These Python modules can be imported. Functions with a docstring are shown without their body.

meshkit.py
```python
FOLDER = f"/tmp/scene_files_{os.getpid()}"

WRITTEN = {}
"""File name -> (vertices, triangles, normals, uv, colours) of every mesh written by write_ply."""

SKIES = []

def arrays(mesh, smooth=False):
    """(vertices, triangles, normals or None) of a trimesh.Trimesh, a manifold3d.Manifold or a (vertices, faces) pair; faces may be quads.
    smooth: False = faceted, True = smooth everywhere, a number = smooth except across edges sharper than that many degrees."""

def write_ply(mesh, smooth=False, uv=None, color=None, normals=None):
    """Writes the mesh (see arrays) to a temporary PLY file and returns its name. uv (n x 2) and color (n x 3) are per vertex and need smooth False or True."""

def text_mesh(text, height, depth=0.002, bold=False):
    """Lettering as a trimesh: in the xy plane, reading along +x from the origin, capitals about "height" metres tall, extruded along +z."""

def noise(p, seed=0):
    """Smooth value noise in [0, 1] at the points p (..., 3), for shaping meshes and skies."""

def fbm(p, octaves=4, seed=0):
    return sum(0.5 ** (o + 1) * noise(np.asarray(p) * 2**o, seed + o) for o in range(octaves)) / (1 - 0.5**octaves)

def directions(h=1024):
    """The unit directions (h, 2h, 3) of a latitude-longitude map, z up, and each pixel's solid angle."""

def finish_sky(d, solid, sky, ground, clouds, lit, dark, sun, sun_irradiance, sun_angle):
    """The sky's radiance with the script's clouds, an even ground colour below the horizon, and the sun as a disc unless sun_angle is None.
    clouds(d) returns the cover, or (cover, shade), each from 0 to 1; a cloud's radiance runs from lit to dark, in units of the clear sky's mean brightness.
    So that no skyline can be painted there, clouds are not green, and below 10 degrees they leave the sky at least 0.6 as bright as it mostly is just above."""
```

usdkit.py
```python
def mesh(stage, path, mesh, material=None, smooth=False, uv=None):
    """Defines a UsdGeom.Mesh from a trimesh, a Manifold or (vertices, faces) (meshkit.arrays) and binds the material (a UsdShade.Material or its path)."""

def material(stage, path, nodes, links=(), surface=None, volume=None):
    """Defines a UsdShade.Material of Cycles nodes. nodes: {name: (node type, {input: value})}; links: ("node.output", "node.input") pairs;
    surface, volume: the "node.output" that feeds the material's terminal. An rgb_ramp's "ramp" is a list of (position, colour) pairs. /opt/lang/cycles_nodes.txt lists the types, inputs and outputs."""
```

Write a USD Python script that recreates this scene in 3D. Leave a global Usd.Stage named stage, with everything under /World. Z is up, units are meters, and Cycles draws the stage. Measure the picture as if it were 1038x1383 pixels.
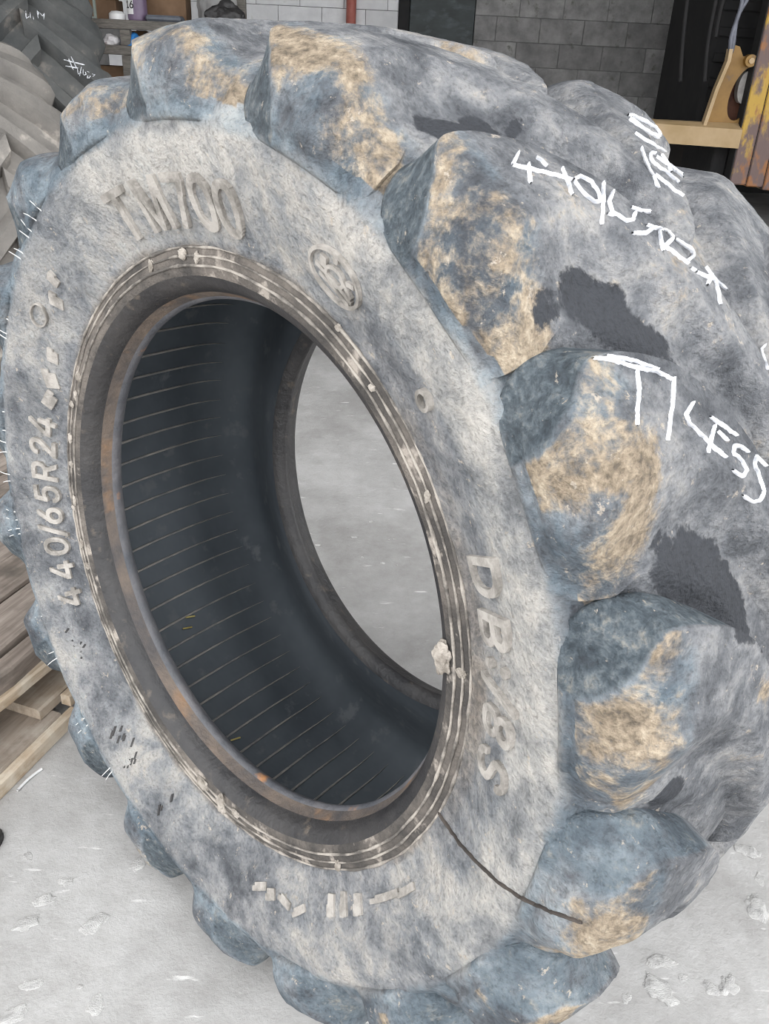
import math, random
import numpy as np
import trimesh
from scipy.interpolate import PchipInterpolator, CubicSpline
from pxr import Usd, UsdGeom, UsdShade, UsdLux, Sdf, Gf, Vt
import usdkit, meshkit
from meshkit import fbm, noise

stage = Usd.Stage.CreateInMemory()
UsdGeom.SetStageUpAxis(stage, UsdGeom.Tokens.z)
UsdGeom.SetStageMetersPerUnit(stage, 1.0)
UsdGeom.Xform.Define(stage, '/World')
rng = np.random.default_rng(7)
random.seed(7)

# ------------------------------------------------------------------ camera
W_, H_ = 1038, 1383
FPX = 1150.0
PITCH = math.atan(FPX / 2100.0)
ROLL = -0.05
U = 0.86                                   # tyre units -> metres
YAW = -0.7485                              # tyre axis against the camera's heading
CREL = np.array([2.2685, -1.7075, 1.7877]) * 0.3525 * U   # camera from the centre of the tyre's near bead
LEAN = 0.0787
TZ = 0.676 * U                             # height of the tyre's near bead centre over the floor (checked below)
CAM = np.array([0.0, 0.0, TZ + CREL[2]])

cp, sp = math.cos(PITCH), math.sin(PITCH)
fwd = np.array([0, cp, -sp]); r0 = np.array([1.0, 0, 0]); d0 = np.cross(fwd, r0)
cr, sr = math.cos(ROLL), math.sin(ROLL)
right = cr * r0 + sr * d0; down = -sr * r0 + cr * d0
cam = UsdGeom.Camera.Define(stage, '/World/camera')
cam.AddTransformOp().Set(Gf.Matrix4d(*right, 0, *(-down), 0, *(-fwd), 0, *CAM, 1))
cam.CreateHorizontalApertureAttr(36.0)
cam.CreateVerticalApertureAttr(36.0 * H_ / W_)
cam.CreateFocalLengthAttr(36.0 * FPX / W_)
cam.CreateClippingRangeAttr(Gf.Vec2f(0.02, 200))
cam.GetPrim().CreateAttribute('exposure', Sdf.ValueTypeNames.Float).Set(0.18)

def pix_ray(px, py):
    return ((px - W_ / 2) / FPX) * right + ((py - H_ / 2) / FPX) * down + fwd
def at_z(px, py, z=0.0):
    d = pix_ray(px, py); return CAM + d * ((z - CAM[2]) / d[2])
def at_y(px, py, y):
    d = pix_ray(px, py); return CAM + d * (y / d[1])

# ------------------------------------------------------------------ light
dome = UsdLux.DomeLight.Define(stage, '/World/sky')
dome.CreateIntensityAttr(0.95)
dome.CreateColorAttr(Gf.Vec3f(0.985, 1.0, 1.02))            # even overcast daylight through the open front and side of the shed

# ------------------------------------------------------------------ helpers
used = {}
def numbered(parent, name):
    k = (parent, name); n = used.get(k, 0); used[k] = n + 1
    return f'{parent}/{name}' if n == 0 else f'{parent}/{name}_{n:03d}'
def key(prim, **kw):
    for k, v in kw.items():
        if v: prim.SetCustomDataByKey(k, v)
def thing(name, label=None, category=None, group=None, kind=None, matrix=None):
    x = UsdGeom.Xform.Define(stage, numbered('/World', name))
    if matrix is not None: x.AddTransformOp().Set(Gf.Matrix4d(*np.asarray(matrix, float).T.ravel()))
    key(x.GetPrim(), label=label, category=category, group=group, kind=kind)
    return x.GetPrim()
def obj(name, mesh, mat, parent=None, smooth=False, prim=None, **kw):
    pp = '/World' if parent is None else str(parent.GetPath())
    m = usdkit.mesh(stage, numbered(pp, name), mesh, mat, smooth)
    if prim:
        for k, v in prim.items():
            UsdGeom.PrimvarsAPI(m).CreatePrimvar(k, Sdf.ValueTypeNames.FloatArray, 'vertex').Set(Vt.FloatArray.FromNumpy(np.asarray(v, np.float32)))
    key(m.GetPrim(), **kw)
    return m.GetPrim()
def grid_faces(nu, nv, wrap_u=False):
    i = np.arange(nu if wrap_u else nu - 1)[:, None]; j = np.arange(nv - 1)[None]
    a = i * nv + j; b = ((i + 1) % nu) * nv + j
    q = np.stack([a, b, b + 1, a + 1], -1).reshape(-1, 4)
    return np.vstack([q[:, [0, 1, 2]], q[:, [0, 2, 3]]])

LOOK = '/World/Looks'
UsdGeom.Scope.Define(stage, LOOK)
def srgb(r, g, b):
    c = np.array([r, g, b]) / 255.0
    return tuple(np.where(c < .04045, c / 12.92, ((c + .055) / 1.055) ** 2.4))
def mottled(name, c1, c2, scale=6, rough=.85, bump=.15, detail=6, dist=.01, lo=.35, hi=.65, stretch=None, c3=None, s3=40, lo3=.6, hi3=.7, metal=0):
    nd = {'tc': ('texture_coordinate', {}), 'n': ('noise_texture', {'scale': scale, 'detail': detail, 'roughness': .62}),
          'r': ('rgb_ramp', {'ramp': [(0, c1), (lo, c1), (hi, c2), (1, c2)]}),
          'nb': ('noise_texture', {'scale': scale * 9, 'detail': 5, 'roughness': .6}), 'b': ('bump', {'strength': bump, 'distance': dist}),
          'p': ('principled_bsdf', {'roughness': rough, 'metallic': metal})}
    src = 'tc.object'
    ln = []
    if stretch:
        nd['mp'] = ('mapping', {'scale': stretch}); ln.append(('tc.object', 'mp.vector')); src = 'mp.vector'
    ln += [(src, 'n.vector'), (src, 'nb.vector'), ('n.fac', 'r.fac'), ('nb.fac', 'b.height'), ('b.normal', 'p.normal')]
    if c3 is not None:
        nd['n3'] = ('noise_texture', {'scale': s3, 'detail': 4, 'roughness': .6}); nd['r3'] = ('rgb_ramp', {'ramp': [(0, (0, 0, 0)), (lo3, (0, 0, 0)), (hi3, (1, 1, 1)), (1, (1, 1, 1))]})
        nd['m3'] = ('mix', {'color2': c3}); ln += [(src, 'n3.vector'), ('n3.fac', 'r3.fac'), ('r3.color', 'm3.fac'), ('r.color', 'm3.color1'), ('m3.color', 'p.base_color')]
    else:
        ln.append(('r.color', 'p.base_color'))
    return usdkit.material(stage, f'{LOOK}/{name}', nd, ln, surface='p.BSDF')

def tyre_material(name='tire_rubber'):
    nd = {'tc': ('texture_coordinate', {}),
          'warp': ('noise_texture', {'scale': 7, 'detail': 3}),
          'w1': ('vector_math', {'math_type': 'multiply_add', 'vector2': (.06, .06, .06)}),
          'nA': ('noise_texture', {'scale': 11, 'detail': 9, 'roughness': .68}),
          'nB': ('noise_texture', {'scale': 30, 'detail': 8, 'roughness': .7}),
          'nC': ('noise_texture', {'scale': 120, 'detail': 5, 'roughness': .65}),
          'nD': ('noise_texture', {'scale': 5, 'detail': 6, 'roughness': .6}),
          'p': ('principled_bsdf', {'roughness': .72, 'specular_ior_level': .35})}
    ln = [('tc.object', 'warp.vector'), ('warp.color', 'w1.vector1'), ('tc.object', 'w1.vector3')]
    for n in 'ABCD': ln.append(('w1.vector', f'n{n}.vector'))
    # crown: dark rubber under a grey dust film
    nd['rc'] = ('rgb_ramp', {'ramp': [(0, (.04, .043, .049)), (.39, (.06, .064, .072)), (.47, (.125, .13, .14)), (.53, (.21, .213, .22)), (.60, (.32, .312, .302)), (.70, (.45, .42, .385)), (1, (.5, .47, .43))]})
    nd['mx'] = ('mix_float', {'fac': .42}); ln += [('nA.fac', 'mx.a'), ('nB.fac', 'mx.b'), ('mx.result', 'rc.fac')]
    prev = 'rc.color'
    nd['mx3'] = ('mix_float', {'fac': .45}); ln += [('nB.fac', 'mx3.a'), ('nD.fac', 'mx3.b')]
    nd['mx2'] = ('mix_float', {'fac': .35}); ln += [('nB.fac', 'mx2.a'), ('nC.fac', 'mx2.b')]
    def layer(k, attr, noise_node, col, amp, lo, hi, ramp=None, strength=1.0):
        nonlocal prev
        nd['a' + k] = ('attribute', {'attribute': attr})
        nd['s' + k] = ('math', {'math_type': 'multiply_add', 'value2': amp}); ln.append((noise_node, f's{k}.value1')); ln.append((f'a{k}.fac', f's{k}.value3'))
        nd['f' + k] = ('map_range', {'range_type': 'smoothstep', 'from_min': lo + amp * .5, 'from_max': hi + amp * .5, 'to_max': strength}); ln.append((f's{k}.value', f'f{k}.value'))
        nd['m' + k] = ('mix', {'color2': col}); ln.extend([(f'f{k}.result', f'm{k}.fac'), (prev, f'm{k}.color1')])
        if ramp:
            nd['r' + k] = ('rgb_ramp', {'ramp': ramp[1]}); ln.extend([(ramp[0], f'r{k}.fac'), (f'r{k}.color', f'm{k}.color2')])
        prev = f'm{k}.color'
    layer('pale', 'pale', 'nD.fac', (.3, .29, .28), 1.3, .3, .75, ('mx3.result', [(0, (.045, .05, .056)), (.38, (.10, .108, .118)), (.45, (.185, .195, .207)), (.51, (.285, .287, .285)), (.57, (.385, .365, .338)), (.65, (.50, .465, .42)), (1, (.58, .54, .49))]))
    layer('beige', 'beige', 'nD.fac', (.4, .38, .35), 1.6, .25, .85, ('mx3.result', [(0, (.10, .105, .108)), (.4, (.22, .22, .218)), (.47, (.36, .35, .33)), (.54, (.47, .445, .41)), (.62, (.56, .53, .485)), (1, (.64, .60, .55))]), .9)
    layer('blue', 'blue', 'nB.fac', (.16, .21, .26), 1.6, .3, .8, ('nA.fac', [(0, (.025, .036, .048)), (.38, (.055, .076, .096)), (.46, (.11, .145, .173)), (.55, (.205, .25, .28)), (.64, (.35, .375, .38)), (1, (.48, .48, .46))]), .9)
    nd['mm'] = ('mix_float', {'fac': .2}); ln += [('nA.fac', 'mm.a'), ('nC.fac', 'mm.b')]
    layer('mud', 'mud', 'mm.result', (.4, .28, .15), 3.6, .46, .86, ('mx2.result', [(0, (.07, .055, .04)), (.36, (.12, .095, .068)), (.45, (.23, .18, .125)), (.54, (.345, .275, .195)), (.63, (.47, .39, .29)), (1, (.62, .55, .46))]), .95)
    layer('wall', 'wall', 'nB.fac', (.05, .07, .09), 1.0, .35, .75, ('mx2.result', [(0, (.012, .016, .02)), (.38, (.028, .037, .046)), (.48, (.058, .074, .086)), (.56, (.11, .128, .14)), (.68, (.26, .25, .22)), (1, (.36, .33, .27))]), .9)  # leading walls of the lugs: dark rubber, with recess shade added into the colour
    nd['nF'] = ('noise_texture', {'scale': 75, 'detail': 4, 'roughness': .75}); ln.append(('w1.vector', 'nF.vector')); nd['fF'] = ('map_range', {'range_type': 'smoothstep', 'from_min': .62, 'from_max': .70, 'to_max': .8}); ln.append(('nF.fac', 'fF.value')); nd['mF'] = ('mix', {'color2': (.46, .40, .33)}); ln += [('fF.result', 'mF.fac'), (prev, 'mF.color1')]; prev = 'mF.color'
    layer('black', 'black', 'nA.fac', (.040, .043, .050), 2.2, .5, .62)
    layer('brown', 'brown', 'nD.fac', (.1, .08, .062), 1.2, .4, .9, ('nC.fac', [(0, (.045, .038, .032)), (.45, (.1, .082, .066)), (.6, (.2, .165, .135)), (1, (.32, .28, .24))]), .95)
    nd['nP'] = ('noise_texture', {'scale': 230, 'detail': 3, 'roughness': .6}); ln.append(('tc.object', 'nP.vector')); nd['rP'] = ('rgb_ramp', {'ramp': [(0, (.4, .4, .4)), (.34, (.6, .6, .6)), (.46, (.98, .98, .98)), (.6, (1.1, 1.1, 1.1)), (1, (1.25, 1.25, 1.25))]}); ln.append(('nP.fac', 'rP.fac')); nd['mP'] = ('mix', {'mix_type': 'multiply', 'fac': .65}); ln += [(prev, 'mP.color1'), ('rP.color', 'mP.color2')]; prev = 'mP.color'
    ln.append((prev, 'p.base_color'))
    nd['h1'] = ('math', {'math_type': 'multiply_add', 'value2': .5}); ln += [('nC.fac', 'h1.value1'), ('nB.fac', 'h1.value3')]
    nd['h2'] = ('math', {'math_type': 'multiply_add', 'value2': .3}); ln += [('nP.fac', 'h2.value1'), ('h1.value', 'h2.value3')]
    nd['b'] = ('bump', {'strength': .8, 'distance': .011}); ln += [('h2.value', 'b.height'), ('b.normal', 'p.normal')]
    return usdkit.material(stage, f'{LOOK}/{name}', nd, ln, surface='p.BSDF')

M_rub = tyre_material()
M_in = mottled('liner_rubber', (.048, .058, .069), (.082, .095, .108), 5, .8, .12, c3=(.1, .11, .12), s3=25)
M_rib = mottled('liner_rib_rubber', (.15, .15, .15), (.3, .28, .25), 30, .6, .1)
M_bead = mottled('bead_rubber', (.016, .016, .018), (.045, .042, .041), 9, .55, .3, c3=(.10, .082, .065), s3=45, lo3=.6, hi3=.74)
M_rust = mottled('bead_rust', (.06, .055, .055), (.15, .115, .09), 10, .7, .3, lo=.38, hi=.6, c3=(.24, .14, .075), s3=12, lo3=.55, hi3=.7)
M_lip = mottled('bead_lip_rubber', (.05, .055, .065), (.12, .115, .12), 12, .6, .3, c3=(.32, .15, .06), s3=16, lo3=.62, hi3=.72)
M_band = mottled('rim_band_rubber', (.05, .045, .041), (.15, .13, .112), 16, .85, .6, lo=.4, hi=.62, c3=(.34, .30, .26), s3=30, lo3=.58, hi3=.66)
M_ridge = mottled('rim_ridge_rubber', (.10, .09, .08), (.40, .36, .315), 30, .85, .4, lo=.4, hi=.6)
M_letter = mottled('letter_rubber', (.2, .185, .165), (.42, .39, .355), 40, .85, .4, lo=.38, hi=.6)
M_clod = mottled('dry_mud', (.25, .22, .185), (.50, .45, .395), 50, .9, .6, lo=.4, hi=.6)
M_hair = usdkit.material(stage, f'{LOOK}/whisker', {'p': ('principled_bsdf', {'base_color': (.62, .62, .6), 'roughness': .5})}, [], surface='p.BSDF')
M_chalk = mottled('white_paint', (.42, .43, .46), (.80, .81, .84), 55, .8, .3, lo=.36, hi=.52)
M_old = mottled('old_tire_rubber', (.12, .113, .105), (.24, .222, .2), 7, .85, .4, lo=.3, hi=.7, c3=(.34, .31, .275), s3=14)
M_old2 = mottled('dusty_tire_rubber', (.05, .054, .055), (.1, .1, .096), 6, .8, .35, c3=(.17, .155, .14), s3=12)

# ------------------------------------------------------------------ room shell
GY = 9.0
def boxm(x0, x1, y0, y1, z0, z1):
    b = trimesh.creation.box((x1 - x0, y1 - y0, z1 - z0)); b.apply_translation(((x0 + x1) / 2, (y0 + y1) / 2, (z0 + z1) / 2)); return b
def hullm(pts):
    return trimesh.convex.convex_hull(np.asarray(pts, float))
def soft_box(x0, x1, y0, y1, z0, z1, c=.006):
    P = []
    for x, sx in ((x0, 1), (x1, -1)):
        for y, sy_ in ((y0, 1), (y1, -1)):
            for z, sz in ((z0, 1), (z1, -1)):
                P += [(x + sx * c, y + sy_ * c, z), (x + sx * c, y, z + sz * c), (x, y + sy_ * c, z + sz * c)]
    return hullm(P)
M_floor = usdkit.material(stage, f'{LOOK}/concrete_floor', {
    'tc': ('texture_coordinate', {}), 'n1': ('noise_texture', {'scale': 3.0, 'detail': 9, 'roughness': .68}), 'n2': ('noise_texture', {'scale': 26, 'detail': 8, 'roughness': .7}), 'n3': ('noise_texture', {'scale': 160, 'detail': 4, 'roughness': .6}),
    'mp': ('mapping', {'scale': (14, 60, 20), 'rotation': (0, 0, .12)}), 'n4': ('noise_texture', {'scale': 1, 'detail': 4, 'roughness': .55}),
    'r1': ('rgb_ramp', {'ramp': [(0, (.24, .23, .218)), (.4, (.345, .337, .326)), (.6, (.46, .452, .442)), (1, (.53, .522, .51))]}),
    'r2': ('rgb_ramp', {'ramp': [(0, (.7, .69, .67)), (.42, (.93, .925, .92)), (.6, (1, 1, 1)), (1, (1.1, 1.1, 1.1))]}), 'm1': ('mix', {'mix_type': 'multiply', 'fac': 1.0}),
    'r4': ('rgb_ramp', {'ramp': [(0, (0, 0, 0)), (.66, (0, 0, 0)), (.75, (1, 1, 1)), (1, (1, 1, 1))]}), 'm4': ('mix', {'color2': (.72, .71, .69)}),
    'h': ('math', {'math_type': 'multiply_add', 'value2': .35}), 'b': ('bump', {'strength': .5, 'distance': .006}), 'p': ('principled_bsdf', {'roughness': .82})},
    [('tc.object', 'n1.vector'), ('tc.object', 'n2.vector'), ('tc.object', 'n3.vector'), ('tc.object', 'mp.vector'), ('mp.vector', 'n4.vector'), ('n1.fac', 'r1.fac'), ('n2.fac', 'r2.fac'), ('r1.color', 'm1.color1'), ('r2.color', 'm1.color2'),
     ('n4.fac', 'r4.fac'), ('r4.color', 'm4.fac'), ('m1.color', 'm4.color1'), ('m4.color', 'p.base_color'), ('n3.fac', 'h.value1'), ('n2.fac', 'h.value3'), ('h.value', 'b.height'), ('b.normal', 'p.normal')], surface='p.BSDF')
XL, XR = -5.0, 5.5
obj('floor', boxm(-9, 9, -7, GY + .3, -.15, 0), M_floor, kind='structure')
M_mortar = mottled('mortar', (.13, .13, .13), (.2, .195, .19), 12)
M_block = [mottled(f'grey_block_{i}', tuple(np.array((.11, .108, .107)) * k), tuple(np.array((.2, .195, .19)) * k), 5 + i, .9, .3, c3=tuple(np.array((.08, .08, .07)) * k), s3=9) for i, k in enumerate((1.3, 1.5, 1.7))]
M_pblock = [mottled(f'painted_block_{i}', tuple(np.array((.60, .60, .61)) * k), tuple(np.array((.70, .70, .705)) * k), 5 + i, .8, .2, c3=tuple(np.array((.45, .44, .42)) * k), s3=6) for i, k in enumerate((.92, 1.0, 1.06))]
M_render = mottled('cement_render', (.2, .2, .2), (.3, .295, .29), 2)
DX0, DX1, DZ = -.10, .60, 2.2                     # dark door in the back wall
bw = thing('wall_back', kind='structure')
for a, b, z0, z1 in ((XL, DX0, 0, 4.2), (DX1, XR, 0, 4.2), (DX0, DX1, DZ, 4.2)):
    obj('mortar_backing', boxm(a, b, GY + .012, GY + .25, z0, z1), M_mortar, bw)
nb = 0
M_dblock = [mottled(f'shade_toned_block_{i}', (.012, .012, .011), (.03, .029, .027), 5 + i, .9, .3) for i in range(3)]  # darker block copies: shade at the right of the wall put into the colour
for k in range(14):
    z0 = k * .2 + .002; off = (k % 2) * .2
    for j in range(-14, 15):
        x0 = j * .4 + off + .002; x1 = x0 + .396
        if x0 < -2.9 or x1 > 4.3 or z0 > 2.3: continue
        for a, b in ((x0, min(x1, DX0 - .001)), (max(x0, DX1 + .001), x1)):
            if b - a < .06: continue
            a, b = (a, b + .0) 
            d = rng.uniform(-.003, .003)
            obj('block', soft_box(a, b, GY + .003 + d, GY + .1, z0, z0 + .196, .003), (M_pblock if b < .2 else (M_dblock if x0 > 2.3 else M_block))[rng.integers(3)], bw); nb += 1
dr = thing('door_1', kind='structure')
obj('mortar_backing', boxm(DX0 - .05, DX1 + .05, GY + .13, GY + .25, 0, DZ + .05), M_mortar, bw)  # added behind the door to stop sky light leaking through the gaps
M_door = mottled('dark_door', (.018, .024, .024), (.035, .045, .046), 4, .6, .2, c3=(.06, .075, .078), s3=7, lo3=.52, hi3=.7, stretch=(1, 1, 2))
M_black = mottled('black_frame', (.008, .008, .009), (.015, .014, .014), 6)
obj('door_leaf', soft_box(DX0 + .101, DX1 - .002, GY + .02, GY + .07, .01, DZ - .03), M_door, dr)
obj('door_frame', trimesh.util.concatenate([soft_box(DX0 + .001, DX0 + .1, GY - .02, GY + .12, 0, DZ), soft_box(DX0, DX1, GY - .02, GY + .12, DZ - .04, DZ)]), M_black, dr)
M_red = mottled('faded_red_paint', (.28, .06, .045), (.4, .13, .1), 9, .6, .2)
p_ = at_y(474, 15, GY - .06)
obj('trim_1', trimesh.creation.cylinder(.045, 3.0, sections=16, transform=trimesh.transformations.translation_matrix((p_[0], GY - .055, 1.5))), M_red, kind='structure', smooth=40)
M_steel = mottled('rusty_black_steel', (.012, .010, .009), (.03, .022, .018), 5, .7, .3)
cx_ = at_y(938, 60, GY - .3)[0]
col = thing('trim_2', kind='structure')
obj('column_flange', soft_box(cx_ - .13, cx_ + .13, GY - .26, GY - .24, 0, 4.2, .003), M_steel, col); obj('column_flange', soft_box(cx_ - .13, cx_ + .13, GY - .04, GY - .02, 0, 4.2, .003), M_steel, col); obj('column_web', soft_box(cx_ - .01, cx_ + .01, GY - .25, GY - .03, 0, 4.2, .003), M_steel, col)
obj('wall_left', boxm(XL - .2, XL, 1.5, GY + .25, 0, 4.2), M_render, kind='structure')
obj('wall_right', boxm(XR, XR + .2, 4.5, GY + .25, 0, 4.2), M_render, kind='structure')
M_ceil = mottled('roof_sheet', (.1, .1, .1), (.16, .16, .155), 3)
obj('ceiling', boxm(XL - .2, XR + .2, 1.0, GY + .25, 4.2, 4.35), M_ceil, kind='structure')

# ------------------------------------------------------------------ tyres: shape
YC = 0.178
near_prof = [(.4170, -.0480), (.424, -.0505), (.435, -.0540), (.46, -.066), (.50, -.082), (.535, -.0915), (.552, -.0925), (.559, -.0885), (.575, -.083), (.597, -.068), (.612, -.043), (.622, 0.0), (.628, .06), (.632, .12), (.634, YC)]
P0 = np.array(near_prof); Pm = P0[::-1][1:].copy(); Pm[:, 1] = 2 * YC - Pm[:, 1]
PP = np.vstack([P0, Pm])
tt = np.concatenate([[0], np.cumsum(np.linalg.norm(np.diff(PP, axis=0), axis=1))])
SP = PchipInterpolator(tt, PP)
def prof(s):
    p = SP(s); d = SP(np.clip(s + .004, 0, tt[-1])) - SP(np.clip(s - .004, 0, tt[-1])); d /= np.linalg.norm(d, axis=-1, keepdims=True)
    n = np.stack([-d[..., 1], d[..., 0]], -1)        # (R, y) normal
    n = np.where((n[..., :1] * (p[..., :1] - .5) + n[..., 1:] * (p[..., 1:] - YC)) < 0, -n, n)
    return p, n
def pol(R, y, th):
    return np.stack([R * np.cos(th), np.broadcast_to(y, np.shape(th)), R * np.sin(th)], -1)
def s_of(R=None, y=None):
    ss = np.linspace(0, tt[len(P0) - 1], 4000); p = SP(ss)
    if R is not None: return ss[np.argmin(np.abs(np.where(p[:, 1] < -.04, p[:, 0], 9) - R))]
    k = p[:, 0] > .585
    return ss[k][np.argmin(np.abs(p[k, 1] - y))]
S_TOT = tt[-1]
sm = lambda x: x * x * (3 - 2 * x)
def sstep(a, b, x): return sm(np.clip((x - a) / (b - a), 0, 1))

def carcass_mesh(nth=900, ns=210, crease=0.0):
    s = np.linspace(0, S_TOT, ns); th = np.linspace(0, 2 * np.pi, nth, endpoint=False)
    p, n = prof(s)
    P = pol(p[None, :, 0], p[None, :, 1], th[:, None] + 0 * s[None])
    N = pol(n[None, :, 0], n[None, :, 1], th[:, None] + 0 * s[None])
    h = (fbm(P * 14, 4, 3) - .5) * .006 + (fbm(P * 60, 3, 5) - .5) * .0022
    if crease:
        td = np.degrees(th)[:, None]; yy = p[None, :, 1]
        d = (td - 62 - lead_at(yy) - .6 + 10) % 20 - 10
        win = sstep(.09, .03, yy) * sstep(.553, .575, p[None, :, 0])
        h = h - crease * np.exp(-(d / 1.5) ** 2) * win
    return (P + N * h[..., None]).reshape(-1, 3), grid_faces(nth, ns, True)

LEAD = [(.548, 'R', 60.5, 55.6, 51, 44.5), (.575, 'R', 63.2, 55.8, 50.6, 43.5), (-.070, 'y', 63.8, 58.0, 51.2, 43.5), (-.052, 'y', 63.6, 61.3, 53.0, 44.5), (0, 'y', 61.2, 60.0, 53.5, 46.5),
        (.05, 'y', 58, 57.2, 51, 44), (.085, 'y', 54.5, 53.6, 47, 41), (.133, 'y', 47, 46, 39.5, 35), (.175, 'y', 41, 40, 34, 30.5), (.195, 'y', 38.5, 37.5, 32, 29)]
LY = np.array([-.068, -.04, 0, .05, .085, .133, .175, .195, .26, .36]); LT = np.array([62.5, 62.5, 60.8, 58, 54.5, 47, 41, 38.5, 30, 17]) - 62.0
def lead_at(y): return np.interp(y, LY, LT)
def lug_mesh(th0, far, seed, hs=1.0, fine=True, slim=0.0):
    S = np.array([s_of(R=a) if k == 'R' else s_of(y=min(a, YC - 1e-4)) + max(0, a - YC) for a, k, *_ in LEAD])
    T = np.array([y[2:] for y in LEAD], float) - 62.0
    T[:5, 3] += slim * np.array([3.5, 4.5, 4.5, 3.5, 2]); T[:5, 2] += slim * np.array([1.0, 1.0, 1.0, .5, .3])
    if far and fine:
        c_ = (T[:, 1] + T[:, 2]) / 2; hw_ = (T[:, 1] - T[:, 2]) / 2; g_ = T[:, 2] - T[:, 3]
        T = np.stack([c_ + hw_ + g_, c_ + hw_, c_ - hw_, c_ - hw_ - 2.2], 1)
    f = PchipInterpolator(S, T)
    nu = 100 if fine else 30
    u = np.linspace(0, 1, nu); s = S[0] + (S[-1] - S[0]) * u
    t = f(s)                                               # lead base, lead top, trail top, trail base
    e = np.clip((u - .90) / .10, 0, 1); shrink = np.sqrt(np.clip(1 - e ** 2, 0, 1)) * .75 + .25     # rounded nose at the tread centre
    mid = (t[:, :1] * .5 + t[:, 3:] * .5); t = mid + (t - mid) * shrink[:, None]
    a_, b_, c_ = (14, 20, 18) if fine else (4, 5, 5)
    v = np.concatenate([[0, 0], np.linspace(0, 1, a_)[1:-1], [.97, 1.0, 1.05], np.linspace(1.1, 2, b_)[:-1], np.linspace(2, 3, c_), [3, 3]])
    nv = len(v)
    g = np.clip(v, 0, 1); q = np.clip(3 - v, 0, 1)
    hv = np.minimum(g * .9 + .1 * sm(g), .25 * q + .75 * sm(q))
    if far and fine: hv = np.minimum(.25 * g + .75 * sm(g), q * .9 + .1 * sm(q))
    hv = np.where((v > 1) & (v < 2.2), np.minimum(hv, 1 - .03 * np.abs(v - 1.3)), hv)
    tb = np.stack([np.interp(v, [0, 1, 2, 3], t[i]) for i in range(nu)])
    H = hs * np.interp(s, S, [.007, .027, .041, .041, .036, .033, .032, .031, .029, .028])
    he = np.minimum(1, np.sqrt(np.clip(np.minimum(u / .02 + .3, (1 - u) / .06), 0, 1)))
    p, n = prof(s)
    th = np.radians(tb + th0)
    R = p[:, :1] + 0 * th; Y = p[:, 1:] + 0 * th
    P = pol(R, Y, th); N = pol(n[:, :1] + 0 * th, n[:, 1:] + 0 * th, th)
    h = H[:, None] * he[:, None] * hv[None]
    w = np.clip(h / .02, 0, 1)
    if fine: h = h + w * ((fbm(P * 22, 4, 11 + seed) - .5) * .007 + (fbm(P * 90, 2, 5) - .5) * .0022)
    h = h - .002
    h[:, :1] = -.02; h[:, -1:] = -.02
    h = np.vstack([np.full((1, nv), -.02), h, np.full((1, nv), -.02)])
    P = np.concatenate([P[:1], P, P[-1:]]); N = np.concatenate([N[:1], N, N[-1:]])
    V = P + N * h[..., None]
    F = grid_faces(nu + 2, nv)
    wall = np.broadcast_to(sstep(1.02, .85, v)[None], h.shape).ravel()
    if far:
        V[..., 1] = 2 * YC - V[..., 1]
    else:
        F = F[:, ::-1]
    return V.reshape(-1, 3), F, wall

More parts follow.
